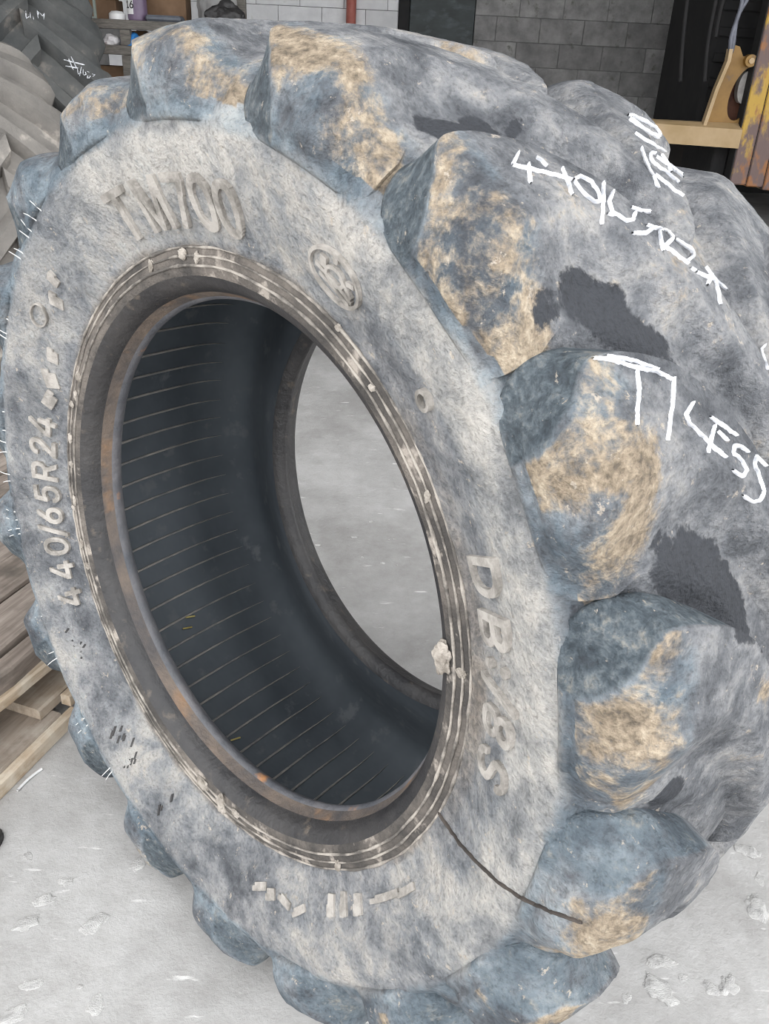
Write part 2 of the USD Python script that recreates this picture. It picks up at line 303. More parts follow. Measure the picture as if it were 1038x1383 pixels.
def lathe(pts, nth=360, wob=0):
    p = np.array(pts); th = np.linspace(0, 2 * np.pi, nth, endpoint=False)
    P = pol(p[None, :, 0], p[None, :, 1], th[:, None] + 0 * p[None, :, 0])
    if wob: P = P * (1 + wob * (fbm(P * 30, 3, 9) - .5))[..., None]
    return P.reshape(-1, 3), grid_faces(nth, len(p), True)
def spl(pts, n):
    p = np.array(pts); t = np.concatenate([[0], np.cumsum(np.linalg.norm(np.diff(p, axis=0), axis=1))])
    return CubicSpline(t, p)(np.linspace(0, t[-1], n))
BAND = [(.420, -.0475), (.410, -.0488), (.400, -.0490), (.390, -.0482), (.383, -.0462)]
BEAD = [(.3835, -.0465), (.377, -.0425), (.370, -.0365), (.3655, -.029), (.363, -.022)]
TOE = [(.3632, -.0225), (.3595, -.013), (.3565, -.006)]
LIP = [(.3567, -.0065), (.3530, -.002), (.3525, .001), (.3545, .006), (.360, .012), (.372, .018)]
INNER = [(.366, .0135), (.39, .004), (.42, -.008), (.46, -.028), (.51, -.050), (.55, -.056), (.58, -.035), (.595, .0), (.602, .08), (.605, YC)]
def mir(pts): return [(r, 2 * YC - y) for r, y in pts][::-1]

# ------------------------------------------------------------------ the large tyre
cl, sl = math.cos(LEAN), math.sin(LEAN)
Ll = np.array([[1, 0, 0], [0, cl, sl], [0, -sl, cl]])
cy, sy = math.cos(YAW), math.sin(YAW)
Rz = np.array([[cy, -sy, 0], [sy, cy, 0], [0, 0, 1.0]])
TM = np.eye(4); TM[:3, :3] = Rz @ Ll
TM[:3, 3] = np.array([*(-(Rz @ CREL))[:2], TZ])

def blob(y, t, yc, tc, ry, rt, follow=0.0):
    dt = (t - tc + 180) % 360 - 180
    dt = dt - follow * (lead_at(y) - lead_at(yc))
    return np.clip(1.25 - .85 * np.sqrt(((y - yc) / ry) ** 2 + (dt / rt) ** 2), 0, 1)
def stain_masks(V, wall=None):
    R = np.hypot(V[:, 0], V[:, 2]); y = V[:, 1]; t = np.degrees(np.arctan2(V[:, 2], V[:, 0]))
    side = sstep(.575, .545, R) * (y < .1)
    big = fbm(V * 3.2, 3, 21)
    pale = side * (.55 + .5 * sstep(40, 110, np.abs(t - 180 + 0) * 0 + np.where(t < -90, 0, t))) + (1 - side) * .0
    upper = sstep(60, 95, t) * sstep(150, 120, t)
    lower = sstep(.465, .495, R) * sstep(-45, -15, t) * sstep(85, 50, t)
    pale = side * (.42 * lower + .56 + .30 * upper + .45 * (big - .5))
    crownlight = sstep(.05, .14, y) * 0
    shoulder = sstep(.535, .558, R) * sstep(-.02, -.065, y)
    blue = shoulder * .55 + side * .20 * sstep(60, 100, np.abs(t)) + side * .1
    # mud: a tan band just outside the shoulder edge, in the hollows and on the lug flanks
    band = np.exp(-((y + .078) / .036) ** 2) * sstep(.585, .60, R)
    vis = .55 + .45 * sstep(-75, -20, t) * sstep(125, 80, t)
    mud = band * vis * (.62 + .5 * (big - .35))
    for (yc, tc, ry, rt, k) in [(-.105, 67, .05, 5, .75), (-.075, 65.5, .03, 4, .8), (-.098, 52, .05, 6, .85), (-.077, 46, .035, 4, .85), (-.09, 35, .045, 4, .8), (-.072, 28, .035, 5, .85), (-.079, 22, .03, 4, .85), (-.11, 14, .05, 5, .8), (-.12, 8, .05, 4, .8), (-.11, -20, .06, 7, .8), (-.11, -42, .06, 7, .7), (-.1, 88, .06, 6, .6), (-.1, 108, .05, 5, .6)]:
        mud = np.maximum(mud, k * np.clip(1.2 * blob(y, t, yc, tc, ry, rt), 0, 1) * (y < .0) * (R > .57))
    mud = np.maximum(mud, .30 * sstep(.6, .63, R) * big * 1.1)
    wl = np.zeros_like(y)
    if wall is not None:
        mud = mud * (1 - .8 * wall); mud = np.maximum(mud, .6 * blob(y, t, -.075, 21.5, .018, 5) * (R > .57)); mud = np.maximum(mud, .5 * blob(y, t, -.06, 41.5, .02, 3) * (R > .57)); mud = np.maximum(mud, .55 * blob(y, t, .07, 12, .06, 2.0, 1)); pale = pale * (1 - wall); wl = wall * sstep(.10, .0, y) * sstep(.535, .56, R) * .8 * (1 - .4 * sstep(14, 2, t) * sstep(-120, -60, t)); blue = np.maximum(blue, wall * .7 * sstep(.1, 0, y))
    black = np.zeros_like(y)
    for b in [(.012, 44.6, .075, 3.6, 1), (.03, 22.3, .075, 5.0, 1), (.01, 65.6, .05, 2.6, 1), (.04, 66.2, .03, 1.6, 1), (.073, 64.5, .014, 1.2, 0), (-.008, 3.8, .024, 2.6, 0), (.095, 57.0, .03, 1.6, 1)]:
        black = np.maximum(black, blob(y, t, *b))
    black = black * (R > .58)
    brown = np.maximum(sstep(.440, .418, R) * .62, sstep(.478, .43, R) * .66 * sstep(-50, -10, t) * sstep(75, 45, t)) * (y < .1)
    return dict(pale=pale, blue=blue, mud=mud, black=black, brown=brown, wall=wl, beige=side * np.maximum(.72 * lower, .55 * upper * sstep(.44, .49, R)))

tyre = thing('tractor_tire', 'huge worn muddy tractor tire standing on the concrete, its lugs marked with white paint', 'tire', matrix=TM)
allz, surf = [], []
def tobj(name, VF, mat, smooth=True, parent=None, stains=False, keep=False, **kw):
    V = np.asarray(VF[0]) * U
    allz.append((V @ TM[:3, :3].T + TM[:3, 3])[:, 2].min())
    pv = stain_masks(np.asarray(VF[0]), VF[2] if len(VF) > 2 else None) if stains else None
    if keep: surf.append((V @ TM[:3, :3].T + TM[:3, 3], VF[1]))
    return obj(name, (V, VF[1]), mat, parent or tyre, smooth, prim=pv, **kw)
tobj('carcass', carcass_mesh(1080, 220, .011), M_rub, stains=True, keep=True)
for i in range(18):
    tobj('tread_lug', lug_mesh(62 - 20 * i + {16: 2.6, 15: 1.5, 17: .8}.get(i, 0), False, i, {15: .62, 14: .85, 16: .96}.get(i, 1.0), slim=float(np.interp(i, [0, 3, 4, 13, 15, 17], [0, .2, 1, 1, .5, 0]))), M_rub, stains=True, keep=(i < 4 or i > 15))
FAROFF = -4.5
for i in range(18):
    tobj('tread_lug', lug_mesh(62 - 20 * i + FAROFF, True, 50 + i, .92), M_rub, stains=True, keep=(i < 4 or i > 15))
tobj('rim_band', lathe(spl(BAND, 16), 540, .003), M_band)
tobj('bead_heel', lathe(spl(BEAD, 20), 360, .003), M_bead)
tobj('bead_toe', lathe(spl(TOE, 14), 360, .003), M_rust, label='rust-stained toe of the near bead')
tobj('bead_lip', lathe(spl(LIP, 20), 360, .003), M_lip)
for nm_, pr_ in (('rim_band', BAND), ('bead_heel', BEAD), ('bead_toe', TOE), ('bead_lip', LIP)):
    tobj(nm_, lathe(spl(mir(pr_), 14), 360, .003), M_bead)
tobj('inner_liner', lathe(spl(INNER + mir(INNER)[1:], 90)), M_in)
print('TYRE LOWEST', min(allz))

# ridges moulded round the rim line, broken by wear
for r_, y_, w_ in ((.4165, -.0488, .0021), (.4065, -.0496, .0018), (.3955, -.0494, .0022)):
    nth = 540; th = np.linspace(0, 2 * np.pi, nth, endpoint=False)
    ph = np.linspace(0, 2 * np.pi, 9)[:-1]
    c = np.stack([np.cos(th), 0 * th, np.sin(th)], -1)
    wob = .55 + .9 * noise(c * 26 + r_ * 300, 4) ** 1.5
    rr = r_ + w_ * wob[:, None] * np.cos(ph)[None] * .9 + .0015 * (noise(c * 14, 8)[:, None] - .5); yy = y_ + w_ * wob[:, None] * np.sin(ph)[None] * .9
    V = np.stack([rr * np.cos(th)[:, None], yy, rr * np.sin(th)[:, None]], -1)
    i = np.arange(nth)[:, None]; j = np.arange(8)[None]
    q = np.stack([i * 8 + j, ((i + 1) % nth) * 8 + j, ((i + 1) % nth) * 8 + (j + 1) % 8, i * 8 + (j + 1) % 8], -1).reshape(-1, 4)
    tobj('rim_ridge', (V.reshape(-1, 3), np.vstack([q[:, [0, 1, 2]], q[:, [0, 2, 3]]])), M_ridge)

def tube(path, rad, k=6):
    path = np.asarray(path, float); n = len(path); rad = np.broadcast_to(rad, n)
    d = np.gradient(path, axis=0); d /= np.linalg.norm(d, axis=1, keepdims=True)
    up = np.array([0, 0, 1.0]) if abs(d[0, 2]) < .9 else np.array([1.0, 0, 0])
    a = np.cross(d, up); a /= np.linalg.norm(a, axis=1, keepdims=True); b = np.cross(d, a)
    ph = np.linspace(0, 2 * np.pi, k, endpoint=False)
    V = path[:, None] + rad[:, None, None] * (a[:, None] * np.cos(ph)[None, :, None] + b[:, None] * np.sin(ph)[None, :, None])
    i = np.arange(n - 1)[:, None]; j = np.arange(k)[None]
    q = np.stack([i * k + j, (i + 1) * k + j, (i + 1) * k + (j + 1) % k, i * k + (j + 1) % k], -1).reshape(-1, 4)
    F = np.vstack([q[:, [0, 1, 2]], q[:, [0, 2, 3]], [[0, m + 1, m] for m in range(1, k - 1)], [[(n - 1) * k, (n - 1) * k + m, (n - 1) * k + m + 1] for m in range(1, k - 1)]])
    return V.reshape(-1, 3), F
# bladder ridges across the inner liner
inn = np.array(spl(INNER + mir(INNER)[1:], 200)); half = inn[(inn[:, 0] > .57)]
for i in range(90):
    y0, y1 = .035 + rng.uniform(-.012, .012), .375
    y = np.linspace(y0, y1, 16)
    r = np.interp(y, half[:, 1], half[:, 0]) - .0012
    u = (y - y0) / (y1 - y0)
    th = np.radians(i * 4.0 + 3.2 * (1 - u) ** 1.6 + rng.uniform(-.25, .25))
    tobj('liner_rib', tube(np.stack([r * np.cos(th), y, r * np.sin(th)], -1), (.0030 - .0014 * u) * np.sin(np.pi * np.clip(u * .9 + .1, 0, 1)) ** .4 + .0003, 5), M_rib)

# raised sidewall lettering and marks: text bent round the tyre, tops outwards
sgrid = np.linspace(0, s_of(R=.548), 600); pgrid = SP(sgrid)
def sidewall(Rr):
    s = np.interp(Rr, pgrid[:, 0], sgrid); return prof(s)
def wrap(V, Rc, tc, lift=0.0):
    Rr = Rc + V[:, 1]; p, n = sidewall(Rr)
    z = V[:, 2] + lift
    Rr = Rr + n[:, 0] * z; yy = p[:, 1] + n[:, 1] * z
    th = np.radians(tc) - V[:, 0] / Rc
    return np.stack([Rr * np.cos(th), yy, Rr * np.sin(th)], -1)
def raised(ch, tc, Rc=.462, h=.044, wide=1.0, depth=.0075, bold=True, name='raised_letter', label=None):
    m = meshkit.text_mesh(ch, h, depth, bold)
    V = np.array(m.vertices); V[:, 0] -= (V[:, 0].min() + V[:, 0].max()) / 2; V[:, 1] -= (V[:, 1].min() + V[:, 1].max()) / 2; V[:, 0] *= wide
    V[:, 2] -= .0025
    tobj(name, (wrap(V, Rc, tc), np.array(m.faces)), M_letter, False, label=label)
for ch, tc in (('4', -150.5), ('4', -156.5), ('0', -161.8), ('/', -165.2), ('6', -168.6), ('5', -173.4), ('R', -178.4), ('2', 176.4), ('4', 171.5)):
    raised(ch, tc, wide=.95)
for ch, tc, w in (('T', 113, 1.0), ('M', 104.8, .9), ('7', 97.8, 1), ('0', 92.3, 1), ('0', 86.8, 1)):
    raised(ch, tc, .468, .056, w)
for ch, tc in (('D', 25.7), ('B', 19.2), (':', 14.8), ('/', 11.5), ('8', 7.2), ('S', .9)):
    raised(ch, tc, .470, .046, 1.0)
# worn moulded bars and small emblems too rubbed to read
def ring_poly(rx, ry, w, n=40):
    import shapely
    a = np.linspace(0, 2 * np.pi, n, endpoint=False)
    return shapely.Polygon(np.stack([rx * np.cos(a), ry * np.sin(a)], 1), [np.stack([(rx - w) * np.cos(a), (ry - w) * np.sin(a)], 1)[::-1]])
def plate(poly, tc, Rc, depth, name, parent=None, rot=0.0, label=None, mat=None):
    from shapely import affinity
    if rot: poly = affinity.rotate(poly, rot, origin=(0, 0))
    poly = poly.segmentize(.006)
    m = trimesh.creation.extrude_polygon(poly, depth + .003, engine='earcut')
    V = np.array(m.vertices); V[:, 2] -= .003
    return tobj(name, (wrap(V, Rc, tc), np.array(m.faces)), mat or M_letter, False, parent=parent, label=label)
import shapely
em = plate(ring_poly(.0415, .027, .004), 65.2, .474, .005, 'oval_emblem', rot=8, label='raised oval emblem with worn bars inside')
bar = lambda x, y, w, h: shapely.box(x - w / 2, y - h / 2, x + w / 2, y + h / 2)
for g, rr_ in ((bar(0, -.006, .06, .004), -6), (bar(.002, -.013, .05, .004), -6), (ring_poly(.016, .011, .004), 12), (bar(-.018, .006, .01, .012), 0), (shapely.Point(.0, .019).buffer(.004), 0), (bar(.016, .009, .022, .005), -28), (bar(.026, .000, .012, .005), 20)):
    plate(g, 65.2, .474, .004, 'emblem_mark', em, rr_)
plate(ring_poly(.011, .011, .004), 46.5, .475, .005, 'moulded_button', label='small round moulded button')
plate(ring_poly(.020, .015, .0025), 148.6, .489, .004, 'small_oval_mark')
for tc, Rc, w, h, rot in ((155.2, .455, .016, .014, 10), (160.6, .452, .022, .02, 25), (165.4, .452, .022, .016, -20), (143, .47, .014, .02, 20), (139.5, .485, .010, .016, 0), (-73.5, .47, .022, .008, 20), (-70.5, .472, .014, .012, 15), (-66.5, .472, .02, .008, -20), (-62.5, .474, .022, .007, 25), (-54, .458, .010, .022, 0), (-50.5, .455, .009, .024, 0), (-46.5, .455, .012, .02, 0), (-38, .452, .05, .005, 0), (-32, .454, .03, .005, 0)):
    plate(bar(0, 0, w, h).union(bar(w * .4, h * .3, w * .7, h * .5)).buffer(.0015), tc, Rc, .0028, 'worn_mark', rot=rot)
# dark scuffed gouges beside the size lettering
for k in range(22):
    tc = rng.choice([-143, -140, -121, -118, -115, -103]) + rng.uniform(-2, 2); Rc = .485 + rng.uniform(-.02, .022); L = rng.uniform(.010, .022)
    V = np.array([(x, y, z) for x, y, z in [(-.002, -L / 2, .0012), (.002, -L / 2 + .002, .0012), (.003, L / 2, .0012), (-.001, L / 2 - .002, .0012), (-.002, -L / 2, -.003), (.002, -L / 2 + .002, -.003), (.003, L / 2, -.003), (-.001, L / 2 - .002, -.003)]]) @ np.array([[.85, .5, 0], [-.5, .85, 0], [0, 0, 1]])
    tobj('scuff', (wrap(V, Rc, tc), np.array([[0, 1, 2], [0, 2, 3], [0, 4, 5], [0, 5, 1], [1, 5, 6], [1, 6, 2], [2, 6, 7], [2, 7, 3], [3, 7, 4], [3, 4, 0]])), M_bead, False)

# lumps of dry mud stuck on the rim line
def clod(c, r, seed):
    m = trimesh.creation.icosphere(3, 1.0); V = np.array(m.vertices)
    V = V * (.45 + 1.1 * fbm(V * 2.3 + seed * 3.1, 4, seed))[:, None] * np.asarray(r)
    return V + np.asarray(c), np.array(m.faces)
for k, (tc, Rc, r) in enumerate([(11.5, .380, .011), (10.2, .405, .007), (113.5, .405, .008), (103, .409, .009), (99, .404, .007), (155, .404, .009), (160, .402, .008), (163, .409, .007), (171.5, .407, .008), (178, .405, .007), (-173, .405, .009), (-171, .413, .006), (-162.5, .405, .008), (-157, .404, .008), (-139, .408, .006), (-96, .398, .014), (-89, .402, .016), (-84, .396, .009), (-51, .410, .008), (54, .404, .005), (36.5, .405, .006), (64, .417, .005)]):
    th = math.radians(tc); yb = -.052
    e_ = 1.0 if k == 0 else .62
    tobj('mud_clod', clod((Rc * math.cos(th), yb + .002, Rc * math.sin(th)), (r * e_ * (1 + .5 * (k % 2)), r * .42 * e_, r * e_ * (1.7 - .5 * (k % 2))), k + 1), M_clod)
# vent whiskers along the edge of the sidewall
for k, tc in enumerate([131.5, 134, 136.5, 138, 141.5, 142.3, 155, 157.5, 158.6, 172.6, 176.2, 178.6, -179.6, -175.4, -174.2, -168, -166.5, -165, -163.8, -148, -141, -139.6, -127.5, -126.3, -117.4, -116.6]):
    th = math.radians(tc + rng.uniform(-.3, .3)); R0 = .555 + rng.uniform(-.012, .012); L = rng.uniform(.014, .026)
    p, n = sidewall(np.array([min(R0, .545)])); p = p[0]; n = n[0]
    b = np.array([p[0] * math.cos(th), p[1] + .001, p[0] * math.sin(th)]); nn = np.array([n[0] * math.cos(th), n[1], n[0] * math.sin(th)]); rad = np.array([math.cos(th), 0, math.sin(th)])
    u = np.linspace(0, 1, 7)[:, None]
    tobj('vent_whisker', tube(b + L * u * (nn * .55 + rad * .85) + np.array([0, 0, 1]) * L * rng.uniform(-.3, .3) * u ** 2, np.linspace(.0011, .0006, 7), 5), M_hair)
def dent_line(pts, w, name):  # cracks left as raised seams
    pass

# ------------------------------------------------------------------ white paint strokes laid on the tread where the photograph has them
def project(P):
    v = P - CAM; z = v @ fwd
    return np.stack([W_ / 2 + FPX * (v @ right) / z, H_ / 2 + FPX * (v @ down) / z], -1), z
from scipy.spatial import cKDTree
class Surface:
    def __init__(self, parts):
        V = []; F = []; o = 0
        for v, f in parts:
            V.append(v); F.append(np.asarray(f) + o); o += len(v)
        V = np.vstack(V); F = np.vstack(F); p, z = project(V)
        c = p[F].mean(1); ok = (c[:, 0] > -60) & (c[:, 0] < W_ + 80) & (c[:, 1] > -60) & (c[:, 1] < H_) & (z[F].min(1) > .05)
        self.V, self.F = V, F[ok]; self.p = p; self.z = z; self.tree = cKDTree(c[ok]); self.px = p
    def hit(self, q):
        idx = np.array(self.tree.query(q, k=220)[1]); T = self.F[idx]
        a, b, c = self.p[T[:, 0]], self.p[T[:, 1]], self.p[T[:, 2]]
        d = (b[:, 0] - a[:, 0]) * (c[:, 1] - a[:, 1]) - (c[:, 0] - a[:, 0]) * (b[:, 1] - a[:, 1])
        d = np.where(np.abs(d) < 1e-9, 1e-9, d)
        w1 = ((q[0] - a[:, 0]) * (c[:, 1] - a[:, 1]) - (c[:, 0] - a[:, 0]) * (q[1] - a[:, 1])) / d
        w2 = ((b[:, 0] - a[:, 0]) * (q[1] - a[:, 1]) - (q[0] - a[:, 0]) * (b[:, 1] - a[:, 1])) / d
        ins = (w1 > -.02) & (w2 > -.02) & (w1 + w2 < 1.02)
        if not ins.any(): return None
        zz = np.where(ins, self.z[T].mean(1), 1e9); k = int(np.argmin(zz))
        A, B, C = self.V[T[k]]
        n = np.cross(B - A, C - A); n /= np.linalg.norm(n)
        P = A + w1[k] * (B - A) + w2[k] * (C - A)
        if n @ (P - CAM) > 0: n = -n
        return P, n
def stroke_mesh(S, pts, wpx):
    pts = np.asarray(pts, float)
    L = np.concatenate([[0], np.cumsum(np.linalg.norm(np.diff(pts, axis=0), axis=1))]); n = max(3, int(L[-1] / 2.5))
    t = np.linspace(0, L[-1], n); q = np.stack([np.interp(t, L, pts[:, 0]), np.interp(t, L, pts[:, 1])], 1)
    q += np.stack([noise(np.stack([t * .15, t * 0 + k, t * 0], -1), 3) - .5 for k in (0, 7)], 1) * 1.2
    H = [S.hit(x) for x in q]; H = [h for h in H if h is not None]
    if len(H) < 3: return None
    P = np.array([h[0] for h in H]); N = np.array([h[1] for h in H])
    for _ in range(3): N[1:-1] = (N[:-2] + N[1:-1] * 2 + N[2:]); N /= np.linalg.norm(N, axis=1, keepdims=True)
    D = np.gradient(P, axis=0); D /= np.maximum(np.linalg.norm(D, axis=1, keepdims=True), 1e-9)
    Sd = np.cross(N, D); Sd /= np.maximum(np.linalg.norm(Sd, axis=1, keepdims=True), 1e-9)
    z = (P - CAM) @ fwd
    w = wpx * .5 * z / FPX * (.7 + .6 * noise(np.stack([t[:len(P)] * .35, 0 * z, 0 * z], -1), 5)); w[0] *= .5; w[-1] *= .5
    prof_ = [(-1, -.0012), (-.75, .0018), (0, .0026), (.75, .0018), (1, -.0012)]
    V = np.stack([P + Sd * (a * w)[:, None] + N * b for a, b in prof_], 1)
    return V.reshape(-1, 3), grid_faces(len(P), 5)
def to_local(V, M): return (V - M[:3, 3]) @ M[:3, :3]
def paint(S, parent, M, strokes, wpx, name):
    Vs, Fs, o = [], [], 0
    for st in strokes:
        m = stroke_mesh(S, st, wpx)
        if m is None: continue
        Vs.append(to_local(m[0], M)); Fs.append(m[1] + o); o += len(m[0])
    if Vs: obj(name, (np.vstack(Vs), np.vstack(Fs)), M_chalk, parent, True, label='white paint stick character')
SF = Surface(surf)
M_line = mottled('dark_seam', (.03, .025, .022), (.08, .065, .055), 30)
f1 = lambda L: [(670 + x / 2.8207, 180 + y / 2.8207) for x, y in L]
f2 = lambda L: [(780 + x / 4.023, 460 + y / 4.023) for x, y in L]
f3 = lambda L: [(830 + x / 7.985, 130 + y / 7.985) for x, y in L]
for chs in ([[(85, 75), (60, 125)], [(60, 123), (120, 137), (285, 178)], [(122, 118), (125, 160), (127, 195)]],
            [[(250, 135), (268, 180), (286, 240)], [(150, 95), (172, 108), (190, 130)]],
            [[(293, 178), (318, 165), (360, 188), (390, 235), (398, 262), (372, 264), (325, 228), (295, 185)]],
            [[(408, 188), (404, 265), (400, 350)]],
            [[(445, 222), (428, 262), (436, 300), (490, 335), (518, 332), (526, 300)], [(420, 308), (445, 315)]],
            [[(512, 284), (550, 296), (592, 302)]],
            [[(515, 382), (568, 382), (600, 360), (655, 372)], [(570, 350), (600, 360)]],
            [[(620, 372), (632, 452)], [(655, 372), (675, 398), (640, 432), (728, 498)]],
            [[(685, 404), (738, 440), (750, 466), (724, 490)]],
            [[(738, 514), (756, 526)]],
            [[(760, 530), (830, 560), (880, 600)], [(795, 510), (832, 562), (852, 655)], [(822, 540), (800, 580)]]):
    paint(SF, tyre, TM, [f1(c) for c in chs], 5.8, 'paint_character')
for chs in ([[(80, 96), (150, 100), (250, 128)], [(150, 84), (290, 108), (430, 158)], [(240, 125), (340, 155), (430, 172), (512, 212)], [(320, 160), (328, 260), (317, 462)]],
            [[(520, 200), (508, 350), (482, 545)]],
            [[(625, 335), (582, 405), (600, 450), (680, 525), (740, 590), (800, 635)]],
            [[(742, 460), (712, 560), (700, 612)], [(715, 412), (860, 520)], [(755, 490), (810, 545)], [(705, 555), (775, 612)]],
            [[(925, 606), (880, 575), (845, 572), (838, 612), (890, 655), (912, 705), (890, 738), (835, 702)]],
            [[(1020, 682), (968, 632), (952, 668), (985, 750), (1006, 820), (985, 868), (950, 878), (890, 838)]]):
    paint(SF, tyre, TM, [f2(c) for c in chs], 5.8, 'paint_character')
for chs in ([[(140, 212), (190, 205), (330, 275), (430, 335), (490, 400), (480, 432), (380, 395), (165, 245)], [(150, 255), (300, 355), (470, 460)]],
            [[(215, 405), (330, 485), (440, 545), (545, 605)]],
            [[(288, 560), (345, 735), (410, 870), (475, 992)]],
            [[(430, 850), (500, 905), (570, 965), (650, 1035), (735, 1085)]],
            [[(435, 622), (385, 612), (385, 680), (410, 730), (560, 835), (690, 940)]],
            [[(440, 655), (600, 768), (740, 885)], [(500, 635), (580, 755), (592, 830)], [(600, 750), (735, 860)]]):
    paint(SF, tyre, TM, [f3(c) for c in chs], 4.8, 'paint_character')
paint(SF, tyre, TM, [[(1034, 466), (1028, 472), (1031, 486), (1035, 500)]], 4.0, 'paint_character')

# ------------------------------------------------------------------ the two old tyres behind, on the left
def bar_lug(th0, far, hs):
    # a tall unworn bar lug: flat top, sloping flanks, running from the sidewall to the tread centre
    S0, S1 = s_of(R=.535), s_of(y=YC - 1e-4) + .02
    nu = 16; u = np.linspace(0, 1, nu); s = S0 + (S1 - S0) * u
    p, n = prof(s)
    off = np.interp(p[:, 1] + (u > .9) * 0, [-.09, -.04, .05, YC + .02], [0, 1, 8.5, 22]) 
    wt = np.interp(u, [0, .3, .75, 1], [4.2, 3.4, 2.6, 2.6]); wb = wt + 2.6
    H = .034 * hs * np.interp(u, [0, .12, .3, 1], [.25, .8, 1.0, .95])
    cols = []
    for dt, hh in ((-wb, -.015 + 0 * H), (-wb, 0 * H), (-wt, H), (wt, H), (wb, 0 * H), (wb, -.015 + 0 * H)):
        th = np.radians(th0 + off + dt)
        P = pol(p[:, 0], p[:, 1], th); N = pol(n[:, 0], n[:, 1], th); cols.append(P + N * hh[:, None])
    V = np.stack(cols, 1)
    if far: V[..., 1] = 2 * YC - V[..., 1]
    i = np.arange(nu - 1)[:, None]; j = np.arange(5)[None]
    q = np.stack([i * 6 + j, i * 6 + j + 1, (i + 1) * 6 + j + 1, (i + 1) * 6 + j], -1).reshape(-1, 4)
    F = np.vstack([q[:, [0, 1, 2]], q[:, [0, 2, 3]], [[0, m + 1, m] for m in range(1, 5)], [[(nu - 1) * 6, (nu - 1) * 6 + m, (nu - 1) * 6 + m + 1] for m in range(1, 5)]])
    m = trimesh.Trimesh(V.reshape(-1, 3), F, process=False); m.fix_normals()
    return np.array(m.vertices), np.array(m.faces)
def far_tyre(name, label, centre, axis_deg, scale, mat, hs, phase, lean=0.0):
    a = math.radians(axis_deg)
    M = np.eye(4); M[:3, :3] = np.array([[-math.sin(a), math.cos(a), 0], [math.cos(a), math.sin(a), 0], [0, 0, 1.0]]).T
    M[:3, :3] = np.array([[math.sin(a), math.cos(a), 0], [-math.cos(a), math.sin(a), 0], [0, 0, 1.0]])
    M[:3, 3] = centre
    t = thing(name, label, 'tire', matrix=M)
    parts = []
    def ad(nm, VF, mt=mat, sm_=True):
        V = np.array(VF[0]); V = V - np.array([0, YC, 0]); V = V * scale
        obj(nm, (V, VF[1]), mt, t, sm_); parts.append((V @ M[:3, :3].T + M[:3, 3], VF[1]))
    ad('carcass', carcass_mesh(160, 60))
    for i in range(18):
        ad('tread_lug', bar_lug(phase - 20 * i, False, hs), sm_=25); ad('tread_lug', bar_lug(phase - 20 * i - 10, True, hs), sm_=25)
    BB = BAND[:-1] + BEAD[:-1] + TOE[:-1] + LIP
    ad('bead', lathe(spl(BB, 16), 120)); ad('bead', lathe(spl(mir(BB), 16), 120))
    ad('inner_liner', lathe(spl(INNER + mir(INNER)[1:], 40), 120))
    return t, M, parts
far_tyre('old_tire', 'pale brown old tractor tire with tall sharp lugs, half hidden behind the muddy tire', (-1.42, 2.92, .80 * .686), 40, .80, M_old, 1.5, 30)
tB, MB, pB = far_tyre('dusty_tire', 'dark dusty tractor tire with a hash number chalked on it, in front of the shelves', (-1.74, 4.25, 1.0 * .686), 30, 1.0, M_old2, 1.5, 33)
SB = Surface(pB)
g1 = lambda L: [(x / 5.19, y / 5.19) for x, y in L]
for chs in ([[(182, 75), (186, 130)], [(186, 132), (205, 118), (215, 100)], [(212, 88), (216, 130)]], [[(232, 112), (240, 140)], [(262, 75), (270, 130)], [(262, 78), (275, 90), (268, 108)]], [[(285, 95), (300, 115), (312, 95)], [(312, 92), (308, 140)]],
            [[(478, 398), (515, 490)], [(500, 398), (540, 480)], [(450, 418), (590, 458)], [(462, 462), (550, 478)]], [[(545, 480), (550, 520)], [(550, 518), (575, 510)], [(572, 470), (560, 530)]], [[(585, 488), (585, 530), (605, 520), (598, 505)]], [[(612, 500), (632, 510), (615, 535), (612, 548), (632, 545), (634, 525), (614, 515)]], [[(645, 518), (668, 525), (650, 538)]]):
    paint(SB, tB, MB, [g1(c) for c in chs], 1.6, 'paint_character')

# the dark split that runs from the bead down over the shoulder
sp_ = [(592, 1096), (604, 1115), (622, 1140), (645, 1165), (672, 1190), (705, 1213), (742, 1230), (786, 1245)]
m_ = stroke_mesh(SF, sp_, 5.0)
if m_ is not None: obj('split_line', (to_local(m_[0], TM), m_[1]), M_line, tyre, True, label='thin dark split line running over the shoulder')

